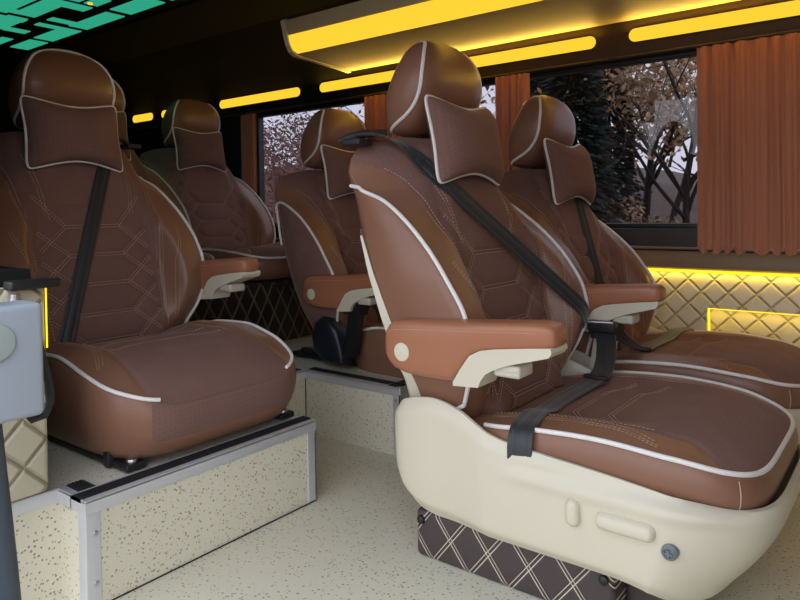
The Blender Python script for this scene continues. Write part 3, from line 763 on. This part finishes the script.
m = MB(); m.tube([(.022,.74,.222), (.022,1.10,.222)], .006, 8); m.box((.0,.80,.216), (.022,.82,.228)); m.box((.0,1.02,.216), (.022,1.04,.228)); put('adjuster_bar', m.mesh('adjuster_bar', M['black'], sharp=30), t)

# ------------------------------------------------------------------ walls
RX0, RX1, RZ0, RZ1 = -.530, .45, .17, .380       # recess in the lower wall
m = MB()
def wp(a, b): m.box((a[0],YW,a[1]), (b[0],YW+.05,b[1]), 0)
wp((-4.3,0), (RX0,.50)); wp((RX0,RZ1), (2.0,.50)); wp((RX0,0), (2.0,RZ0)); wp((RX1,RZ0), (2.0,RZ1))
m.box((RX0,YW+.035,RZ0), (RX1,YW+.06,RZ1))
struct('wall_left', m.mesh('wall_left', M['quilt_cream'], sharp=30))
m = MB(); m.box((RX0+.004,YW+.010,RZ1-.005), (RX1,YW+.022,RZ1-.001), 0); m.box((RX0+.001,YW+.010,RZ0), (RX0+.005,YW+.022,RZ1-.001), 0)
o = put('light_strip', m.mesh('recess_strip', M['strip'], sharp=30)); tag(o, 'amber LED strip edging the lower quilted recess by the front seats', 'light')
m = MB(); m.box((-1.15,YW-.010,.489), (2.0,YW,.497), 0)
o = put('light_strip', m.mesh('belt_strip', M['strip'], sharp=30)); tag(o, 'long amber LED strip under the brown ledge above the quilted wall', 'light')
m = MB(); m.prism([(YW-.012,.500),(YW-.030,.505),(YW-.032,.53),(YW-.020,.556),(YW+.06,.560),(YW+.06,.498)], 0, -4.3, 2.0, 0)
struct('trim_20', m.mesh('ledge', M['ledge'], sharp=40))
m = MB(); m.box((-4.3,YW-.002,.556), (2.0,YW+.05,.628), 0, .006); struct('trim_21', m.mesh('sill', M['sill'], sharp=40))
WZ0, WZ1 = .628, 1.192
wins = [(-2.66,-1.62), (-1.40,.20)]
m = MB(); xs = [-4.3,-3.95,-2.95,-2.66,-1.62,-1.40,.20,2.0]
for a, b in ((-1.62,-1.40),(.20,2.0)): m.box((a,YW,WZ0), (b,YW+.05,WZ1), 0)
up = [(YW-.006,1.192),(YW-.012,1.200),(YW-.016,1.33),(YW-.06,1.45),(YW-.18,ZC),(YW+.05,ZC),(YW+.05,1.192)]
m.prism(up, 0, -1.62, 2.0, 0)
struct('wall_left', m.mesh('wall_left_upper', M['trimbrown'], sharp=40))
m = MB(); m.box((-4.3,YW,WZ0), (-2.66,YW+.05,WZ1), 0); m.prism(up, 0, -4.3, -1.62, 0)
struct('wall_left', m.mesh('wall_left_rear', M['walldark'], sharp=40))
for i, (a, b) in enumerate(wins):
    m = MB(); f = .016
    for p, q in (((a,WZ0),(b,WZ0+f)), ((a,WZ1-f),(b,WZ1)), ((a,WZ0),(a+f,WZ1)), ((b-f,WZ0),(b,WZ1))): m.box((p[0],YW+.012,p[1]), (q[0],YW+.05,q[1]), 0, .004)
    o = struct('window_%d' % (i+1), m.mesh('window_frame', M['black'], sharp=40))
    m = MB(); m.box((a+.01,YW+.030,WZ0+.01), (b-.01,YW+.034,WZ1-.01)); put('window_glass', m.mesh('window_glass', M['glass'], smooth=False), o)
# near side wall behind the sliding door, back wall, ceiling
m = MB(); m.box((-4.3,.46,ZP), (-1.30,BY0-.022,.60), 0); m.box((-4.3,.46,1.20), (-1.25,BY0-.03,ZC), 0); m.box((-4.3,.46,.60), (-1.34,.52,1.2), 0); m.box((.42,.40,-.02), (2.0,.46,ZC), 0); m.box((-1.25,.40,1.33), (.42,.52,ZC), 0)  # out of view: window band closed and door header added to cut daylight
struct('wall_right', m.mesh('wall_right', M['walldark'], sharp=30))
boxobj('front_daylight_block', (1.6,.40,-.02), (1.65,YW+.05,ZC), M['walldark'])  # unseen partition added to shut out daylight from the cab end
boxobj('wall_back', (-4.34,.40,-.04), (-4.30,YW+.05,ZC+.02), M['walldark'])
boxobj('ceiling', (-4.3,.40,ZC), (2.0,YW+.05,ZC+.04), M['ceil'])
# cream quilted end of the near wall beside the door opening, with its lit edge
t = thing('end_panel', 'narrow cream quilted panel at left behind the pale grey box', 'panel', (-1.262,.50,ZP+.006))
m = MB(); m.box((-.03,-.035,.0), (.018,.066,.372), 0, .010); put('padding', m.mesh('padding', M['quilt_panel'], sharp=40), t)
m = MB(); m.box((.015,.0655,.26), (.0185,.0672,.372), 0); put('lit_edge', m.mesh('lit_edge', M['strip'], sharp=30), t)['label'] = 'glowing amber edge'
t = thing('door_bracket', 'short black bracket on top of the narrow cream quilted panel', 'bracket', (-1.235,.49,.560))
m = MB(); m.box((-.02,.008,.010), (.015,.092,.026), 0, .004); put('arm', m.mesh('bracket_arm', M['black'], sharp=40), t)
m = MB(); m.tube([(.004,.018,-.05), (.004,.018,.004)], .008, 14); m.tube([(.004,.018,-.012), (.004,.018,-.004)], .010, 14); put('pin', m.mesh('bracket_pin', M['steel']), t)['label'] = 'steel pin'

# ------------------------------------------------------------------ door frame things at the left edge
t = thing('latch_box', 'pale grey plastic box with a round button at the left edge', 'box', (-1.0,.414,.416))
m = MB(); m.box((-.045,-.072,.0), (.018,.030,.160), 0, .009); put('housing', m.mesh('housing', M['greyplastic'], sharp=0), t)
m = MB(); m.disc((.018,-.036,.112), 0, .026, .006, 0, 32, .1); put('round_button', m.mesh('round_button', M['greydisc']), t)['label'] = 'greenish grey button'
m = MB(); m.tube([(-.03+.012*math.sin(a), .012+.028*math.cos(a)*1.0, .395+.040*math.sin(a)) for a in np.linspace(-.2+math.pi*.0, -math.pi, 18)], .0065, 10)
P = [(-1.03,.452,.53),(-1.03,.460,.49),(-1.03,.470,.45),(-1.03,.471,.42),(-1.03,.462,.402),(-1.03,.446,.400),(-1.03,.436,.414),(-1.03,.432,.43)]
m = MB(); m.tube(P, .0065, 10); o = put('cable_loop', m.mesh('cable_loop', M['rubber'])); tag(o, 'black rubber cable loop hanging below the pale grey box', 'cable')
zz = np.linspace(-.30, .63, 40); 
m = MB(); m.tube(np.c_[np.full(40, -1.02), .386+.016*np.sin((zz+.3)*5.2), zz], .021, 16)
m.tube(np.c_[np.full(40, -1.035), .360+.016*np.sin((zz+.3)*5.2), zz], .024, 16)
o = put('door_seal', m.mesh('door_seal', M['seal'])); tag(o, 'blue grey rubber door seal running down the left edge', 'seal')

# ------------------------------------------------------------------ curtains
def curtain(x0, x1, label, n, z0=.556, z1=1.19, amp=.0105):
    m = MB(); cols = n*14; rows = []
    ph = np.cumsum(np.interp(np.linspace(0, 1, cols), np.linspace(0, 1, 2*n), rng.uniform(.35, 1.9, 2*n))); ph = ph/ph[-1]*n*2*math.pi
    am = amp*np.interp(np.linspace(0, 1, cols), np.linspace(0, 1, 2*n), rng.uniform(.45, 1.15, 2*n)); ph2 = np.cumsum(rng.uniform(.2, 1.8, cols)); ph2 = ph2/ph2[-1]*n*5.3*math.pi
    for z in np.linspace(z0, z1, 30):
        t = (z-z0)/(z1-z0); gat = 1-.10*math.exp(-((t)/.035)**2)
        x = x0+(x1-x0)*np.linspace(0, 1, cols)
        y = YW-.020+am*(np.cos(ph+.5*np.sin(4*t+ph*.3))+.28*np.cos(ph2+.6*t))*(.75+.3*t)*gat - .006*math.exp(-(t/.05)**2)
        zz_ = z + (.005*np.cos(ph) if t < .02 else 0)
        rows.append(np.c_[x, y, np.full(cols, z)+(.006*np.cos(ph)*(t < .02))])
    m.grid(rows)
    R2 = [r+np.array([0,-.0015,0]) for r in rows]; m.grid(R2, flip=True)
    o = put('curtain', m.mesh('curtain', M['curtain'], sharp=0)); tag(o, label, 'curtain', 'terracotta window curtains'); return o
curtain(-.552, -.10, 'wide terracotta pleated curtain at the right edge of the photo', 11)
curtain(-1.265, -1.125, 'terracotta curtain between the nearest seat headrest and the dark window', 6)
curtain(-1.915, -1.60, 'terracotta curtain just left of the nearest seat headrest', 9)
curtain(-2.745, -2.625, 'terracotta curtain at the far left end beside the rear row seat', 4)
m = MB(); m.tube([(-4.2,YW-.016,1.196), (1.9,YW-.016,1.196)], .005, 8); struct('trim_22', m.mesh('curtain_rail', M['sill']))
m = MB(); m.tube([(-4.2,YW-.020,.566), (1.9,YW-.020,.566)], .005, 8); struct('trim_23', m.mesh('curtain_rail_low', M['steel']))

# ------------------------------------------------------------------ lamps
def area(name, loc, rot, sx, sy, power, col):
    l = bpy.data.lights.new(name, 'AREA'); l.shape = 'RECTANGLE'; l.size = sx; l.size_y = sy; l.energy = power; l.color = col
    o = bpy.data.objects.new(name, l); COL.objects.link(o); o.location = loc; o.rotation_euler = rot; return o
def wall_lamp(x0, x1, label):
    t = thing('wall_lamp', label, 'lamp', ((x0+x1)/2, YW-.014, 1.262), 'amber lamps above the windows'); h = (x1-x0)/2
    def stadium(r, hh, dy0, dy1, mat, name, material):
        an = np.r_[np.linspace(-math.pi/2, math.pi/2, 12), np.linspace(math.pi/2, 3*math.pi/2, 12)]
        pts = [((hh-r)*(1 if i < 12 else -1)+r*math.cos(a), r*math.sin(a)) for i, a in enumerate(an)]
        m = MB(); rows = [[(x, y, z) for x, z in pts] for y in (dy0,)]
        rows.append([(x, dy1+.002, z) for x, z in pts]); rows.append([(x*(1-.002/hh), dy1, z*(1-.1)) for x, z in pts])
        m.grid(rows, closed_v=True); m.add(rows[-1], [tuple(range(24))]); return m.mesh(name, material, sharp=50)
    put('housing', stadium(.026, h+.004, .006, -.002, 0, 'lamp_housing', M['sill']), t)
    put('diffuser', stadium(.0215, h, .0, -.007, 0, 'lamp_diffuser', M['lamp']), t)['label'] = 'glowing amber diffuser'
wl = [(-.762,.75,'long amber lamp above the terracotta curtain at right'), (-2.18,-.875,'amber lamp passing behind the nearest seat headrest'), (-2.91,-2.31,'amber lamp above the left-hand window of bare trees'),
      (-3.32,-3.02,'tiny amber lamp seen right above the rear row headrest'), (-3.44,-3.36,'small amber lamp just left of the rear row headrest'), (-3.74,-3.53,'leftmost small amber lamp, near the hidden rear seat')]
for a, b, l in wl:
    wall_lamp(a, b, l)
    area('lamp_light', ((a+b)/2, YW-.03, 1.262), (math.radians(-138), 0, 0), b-a, .03, (2.6 if b > -2 else .4)*(b-a), (1, .60, .10))
area('strip_light', (-.25, YW-.012, .486), (math.radians(15), 0, 0), 2.6, .012, .9, (1, .66, .08))
area('recess_light', (RX0+.49, YW+.012, RZ1-.010), (math.radians(10), 0, 0), .96, .012, .25, (1, .66, .06))
# luggage rack over the window-side seats
RXE = -1.585
t = thing('luggage_rack', 'beige overhead rack with an amber light along its rounded edge', 'rack', (RXE,1.5,1.2)); L = 3.0
def slant(y): return -.40*max(0, y-.0)/.72
m = MB(); prof = [(.010,.002),(.10,.012),(.28,.040),(.50,.075),(.715,.108),(.715,.14),(.30,.08),(.02,.05)]; n = len(prof)
m.add([(.014+slant(y), y, z) for y, z in prof]+[(L, y, z) for y, z in prof], [tuple(range(n))[::-1], tuple(range(n, 2*n))]+[(i, (i+1) % n, n+(i+1) % n, n+i) for i in range(n)])
put('underside', m.mesh('rack_underside', M['rack'], sharp=30), t)
def sweep_x(name, pr, x0, x1, mat, parent, lab=None):
    m = MB(); m.prism(pr, 0, x0, x1, 0); o = put(name, m.mesh(name, mat, sharp=30), parent)
    if lab: o['label'] = lab
    return o
sweep_x('diffuser', [(.012,.001),(-.008,.010),(-.020,.028),(-.026,.052),(-.020,.054),(.0,.045),(.015,.03)], .012, L, M['lamp'], t, 'glowing amber light strip')
sweep_x('edge_lip', [(-.027,.053),(-.036,.078),(-.040,.095),(-.030,.098),(.0,.075),(.02,.05),(-.018,.053)], .012, L, M['rack'], t)
m = MB(); cap = [(.70,.098),(.35,.046),(.012,-.005),(-.012,.004),(-.026,.026),(-.034,.055),(-.044,.096),(-.034,.103),(.02,.085),(.35,.085),(.70,.135)]; n = len(cap)
m.add([(-.004+slant(y), y, z) for y, z in cap]+[(.014+slant(y), y, z) for y, z in cap], [tuple(range(n))[::-1], tuple(range(n, 2*n))]+[(i, (i+1) % n, n+(i+1) % n, n+i) for i in range(n)]); put('end_cap', m.mesh('rack_end_cap', M['rackedge'], sharp=30), t)['label'] = 'pale beige end cap'
area('rack_light', (RXE+1.45, 1.47, 1.205), (math.radians(-55), 0, 0), 2.8, .03, .3, (1, .60, .08))
# ceiling light with a maze of green panes
t = thing('ceiling_light', 'green lit ceiling panel with a maze pattern, top left', 'light', (-3.0,1.375,ZC))
m = MB(); m.box((-.80,-.30,-.012), (.95,.30,0), 0, .004); m.box((-.82,.272,-.020), (.97,.30,0), 0, .006); m.box((-.82,-.30,-.020), (.97,-.272,0), 0, .006)
put('panel', m.mesh('maze_panel', M['ceil'], sharp=30), t)
m = MB()
def gp(x0, x1, y0, y1):
    for s in (1, -1): m.box((x0+3.0, s*(y0-1.375), -.0155), (x1+3.0, s*(y1-1.375), -.012), 0)
for r in ((-2.66,-2.41,1.495,1.59), (-3.03,-2.71,1.505,1.59), (-3.01,-2.955,1.40,1.507), (-3.36,-3.11,1.50,1.59), (-3.13,-3.08,1.40,1.59), (-3.63,-3.41,1.505,1.59), (-3.62,-3.46,1.40,1.45), (-2.66,-2.55,1.385,1.44),
          (-2.36,-2.15,1.50,1.59), (-2.40,-2.10,1.40,1.45), (-2.77,-2.695,1.385,1.44)): gp(*r)
for (x0, x1, y0, y1) in ((-3.0,-2.75,1.265,1.35), (-2.77,-2.695,1.265,1.44), (-3.31,-3.06,1.265,1.345), (-3.32,-3.255,1.345,1.44), (-3.0,-2.80,1.13,1.225)):
    m.box((x0+3.0, y0-1.375, -.0150), (x1+3.0, y1-1.375, -.012), 0)
put('green_panes', m.mesh('green_panes', M['green'], sharp=30), t)['label'] = 'glowing green panes'
m = MB(); m.disc((-2.63,1.395,ZC-.017), 2, .010, -.006, 0, 18); o = put('spot_lamp', m.mesh('spot_lamp', M['lamp'])); tag(o, 'tiny amber spot among the green ceiling panes', 'lamp')

# ------------------------------------------------------------------ outside
M['soil'] = plain('brown_leaf_litter', (.14,.095,.07), .9, var=.45, bump=(3, .6, .1))
M['bark'] = plain('dark_bark', (.030,.022,.017), .9, bump=(30, .5, .02), var=.3)
M['barkred'] = plain('reddish_bark', (.26,.13,.10), .9, var=.3)
M['ever'] = plain('dark_evergreen', (.016,.026,.016), .8, var=.4)
M['autumn'] = plain('orange_autumn_leaves', (.50,.27,.11), .8, var=.4)
M['tan'] = plain('tan_dry_leaves', (.42,.28,.16), .8, var=.4)
M['redtwig'] = plain('reddish_dry_leaves', (.22,.11,.085), .8, var=.4)
m = MB(); gx = np.linspace(-60, 12, 60); gy = np.linspace(-14, 60, 50); X, Y = np.meshgrid(gx, gy, indexing='ij')
Zg = -.66+2.1*sstep(13, 22, Y)+.35*np.sin(X*.5)*sstep(12, 20, Y)+1.0*sstep(-7, -12, X)*sstep(11, 17, Y)+.06*np.sin(X*2.1)*np.sin(Y*1.7)*sstep(5, 9, Y)
m.grid(np.stack([X, Y, Zg], -1)); struct('ground', m.mesh('ground', M['soil'], sharp=0))
def gz(x, y): return float(-.66+2.1*sstep(13, 22, y)+.35*math.sin(x*.5)*sstep(12, 20, y)+1.0*sstep(-7, -12, x)*sstep(11, 17, y))
def branches(mb, p, d, L, r, depth, tips, spread=.55):
    n = 5; pts = [p]; rr = [r]; q = p.copy(); dd = d/np.linalg.norm(d)
    for i in range(n):
        dd = dd+rng.normal(0, .10, 3)+np.array([0,0,.03]); dd /= np.linalg.norm(dd); q = q+dd*L/n; pts.append(q.copy()); rr.append(r*(1-.5*(i+1)/n))
    mb.tube(pts, np.array(rr), 5 if depth < 2 else 7, cap=False)
    if depth == 0: tips.append(q); return
    for k_ in range(3 if depth > 1 else 3):
        j = rng.randint(2, n+1); v = dd+rng.normal(0, spread, 3); v[2] = abs(v[2])*.6+.1
        branches(mb, pts[j].copy(), v, L*rng.uniform(.5, .75), rr[j]*.62, depth-1, tips, spread)
    tips.append(q)
def leaves(mb, C, R, n, size):
    P = rng.normal(0, 1, (n, 3)); P /= np.linalg.norm(P, axis=1)[:, None]; P *= (rng.rand(n)**.45)[:, None]*np.array(R)
    for p in P+np.array(C):
        a = rng.normal(0, 1, 3); a /= np.linalg.norm(a); b = np.cross(a, rng.normal(0, 1, 3)); b /= np.linalg.norm(b); s = size*rng.uniform(.6, 1.4)
        mb.add([p-a*s, p-b*s*.45, p+a*s, p+b*s*.45], [(0,1,2,3)])
def tree(name, label, ratio, Y, H, r, leaf=None, nleaf=0, depth=3, group='trees outside the windows', size=.07, rad=.45, bark='bark', low=.35):
    x = ratio*Y; z = gz(x, Y); t = thing(name, label, 'tree', (x, Y, z-.05), group)
    mb = MB(); tips = []; branches(mb, np.array([0,0,0.]), np.array([rng.normal(0,.06),0,1.]), H*.55, r, depth, tips)
    for k_ in range(4): branches(mb, np.array([0,0,H*low*rng.uniform(.6,1.3)]), np.array([rng.normal(0,1),rng.normal(0,.6),.7]), H*.35, r*.45, depth-1, tips)
    put('trunk', mb.mesh('trunk', M[bark], sharp=0), t)
    if leaf:
        lb = MB(); per = max(1, nleaf//len(tips))
        for q in tips: leaves(lb, q, (rad, rad, rad*.8), per, size)
        put('foliage', lb.mesh('foliage', M[leaf], smooth=False), t)
def conifer(label, ratio, Y, H, W, n=9500):
    x = ratio*Y; z = gz(x, Y); t = thing('conifer', label, 'tree', (x, Y, z-.05), 'trees outside the windows')
    m = MB(); m.tube([(0,0,0), (0,0,H*.5), (.02,0,H)], np.array([.11,.07,.01]), 8); put('trunk', m.mesh('trunk', M['bark']), t)
    lb = MB()
    for i in range(n):
        h = rng.rand()**.8; rr = W*(1-h*.85)*(.35+.65*rng.rand()); a = rng.rand()*2*math.pi; p = np.array([rr*math.cos(a), rr*math.sin(a), H*(.06+.92*h)-.15*rr])
        d = np.array([math.cos(a), math.sin(a), -.35]); s = rng.uniform(.04, .10); b = np.cross(d, rng.normal(0, 1, 3)); b /= np.linalg.norm(b)
        lb.add([p-d*s, p-b*s*.35, p+d*s, p+b*s*.35], [(0,1,2,3)])
    put('foliage', lb.mesh('foliage', M['ever'], smooth=False), t)
conifer('dark evergreen at the left side of the right-hand window', -.50, 9.5, 5.2, 1.0)
conifer('dark evergreen right of the amber-lit seat headrest', -.43, 9.0, 5.0, .85)
conifer('slim dark evergreen left of the orange tree', -.375, 12.5, 6.0, .75, 8000)
tree('autumn_tree', 'tan autumn tree in the middle of the right-hand window', -.31, 14, 5.5, .10, 'tan', 4200, size=.075, rad=.55)
tree('autumn_tree', 'orange autumn tree behind the evergreens in the right-hand window', -.345, 19, 6.5, .12, 'autumn', 2600, size=.09, rad=.7)
tree('bare_tree', 'dark bare trunk beside the wide right curtain', -.266, 11, 5.5, .07, 'autumn', 700, size=.06)
tree('bare_tree', 'thin bare tree standing left of the wide right curtain', -.285, 17, 5.5, .09, 'tan', 700, size=.07)
for i, (ra, Y, H, r_, lf, nl, lb_) in enumerate([(-1.13, 8, 4.2, .06, None, 0, 'bare tree at the left edge of the left-hand window'), (-1.04, 9, 4.5, .06, 'redtwig', 500, 'bare reddish tree left of centre in the left-hand window'), (-.95, 8.5, 4.4, .06, None, 0, 'bare tree right of centre in the left-hand window'),
        (-.86, 9, 4.6, .07, 'redtwig', 400, 'bare reddish tree at the right edge of the left-hand window'), (-1.09, 14, 4.2, .08, 'redtwig', 1500, 'rusty tree farther back in the left-hand window'), (-.98, 15, 4.0, .08, 'redtwig', 1100, 'farther rusty tree between the bare trees')]):
    tree('bare_tree', lb_, ra, Y, H, r_, lf, nl, bark='barkred', size=.06, rad=.4)
def bush(label, ratio, Y, W, H, mat, n=1800):
    x = ratio*Y; z = gz(x, Y); t = thing('bush', label, 'bush', (x, Y, z-.05), 'bushes outside the windows')
    m = MB()
    for k_ in range(9):
        a = rng.rand()*6.28; m.tube([(0,0,0), (W*.4*math.cos(a), W*.4*math.sin(a), H*.6), (W*.7*math.cos(a), W*.7*math.sin(a), H)], np.array([.02,.012,.004]), 5)
    put('stems', m.mesh('stems', M['barkred']), t)
    lb = MB(); leaves(lb, (0,0,H*.5), (W,W*.7,H*.55), n, .06); put('foliage', lb.mesh('foliage', M[mat], smooth=False), t)
for a in (('rusty bush at the left foot of the left-hand window', -1.12, 10, 1.0, 2.2, 'redtwig'), ('rusty bush in the middle of the left-hand window', -1.02, 11, .9, 1.9, 'redtwig'), ('rusty bush right of the rear row seat in the left-hand window', -.93, 10, .8, 1.9, 'redtwig'),
          ('dry bush below the evergreens in the right-hand window', -.37, 12, .8, 1.6, 'tan'), ('low dry bush at the foot of the orange tree', -.30, 12.5, .7, 1.2, 'tan')): bush(*a)

# ------------------------------------------------------------------ sky and camera
w = bpy.data.worlds.new('overcast_sky'); S.world = w; w.use_nodes = True; nb = NB(w.node_tree); bg = w.node_tree.nodes['Background']
tc = nb.n('ShaderNodeTexCoord'); sx = nb.n('ShaderNodeSeparateXYZ'); nb.l(tc.outputs['Generated'], sx.inputs[0])
cr = nb.n('ShaderNodeValToRGB'); nb.l(sx.outputs[2], cr.inputs[0])
cr.color_ramp.elements[0].position = .0; cr.color_ramp.elements[0].color = (.86,.83,.90,1); cr.color_ramp.elements[1].position = .5; cr.color_ramp.elements[1].color = (.78,.86,1.0,1)
nb.l(cr.outputs[0], bg.inputs[0]); bg.inputs[1].default_value = 2.5
def cam_axes(yaw, pitch, roll):
    yaw, pitch, roll = map(math.radians, (yaw, pitch, roll))
    f = Vector((-math.sin(yaw)*math.cos(pitch), math.cos(yaw)*math.cos(pitch), -math.sin(pitch))); r = Vector((math.cos(yaw), math.sin(yaw), 0)); u = r.cross(f)
    c, s = math.cos(roll), math.sin(roll); return r*c+u*s, -r*s+u*c, f
r, u, f = cam_axes(37.7069, 1.11654, -.766406)
cd = bpy.data.cameras.new('camera'); co = bpy.data.objects.new('camera', cd); COL.objects.link(co)
mt = Matrix((r, u, -f)).transposed().to_4x4(); mt.translation = Vector((0, 0, .70)); co.matrix_world = mt
cd.sensor_width = 36; cd.lens = 36*673.9/800; cd.shift_y = -77.2/800; cd.clip_start = .02; cd.clip_end = 300
S.camera = co
S.view_settings.view_transform = 'Standard'; S.view_settings.look = 'None'; S.view_settings.gamma = 1; S.view_settings.use_curve_mapping = False
S.view_settings.exposure = 0.0
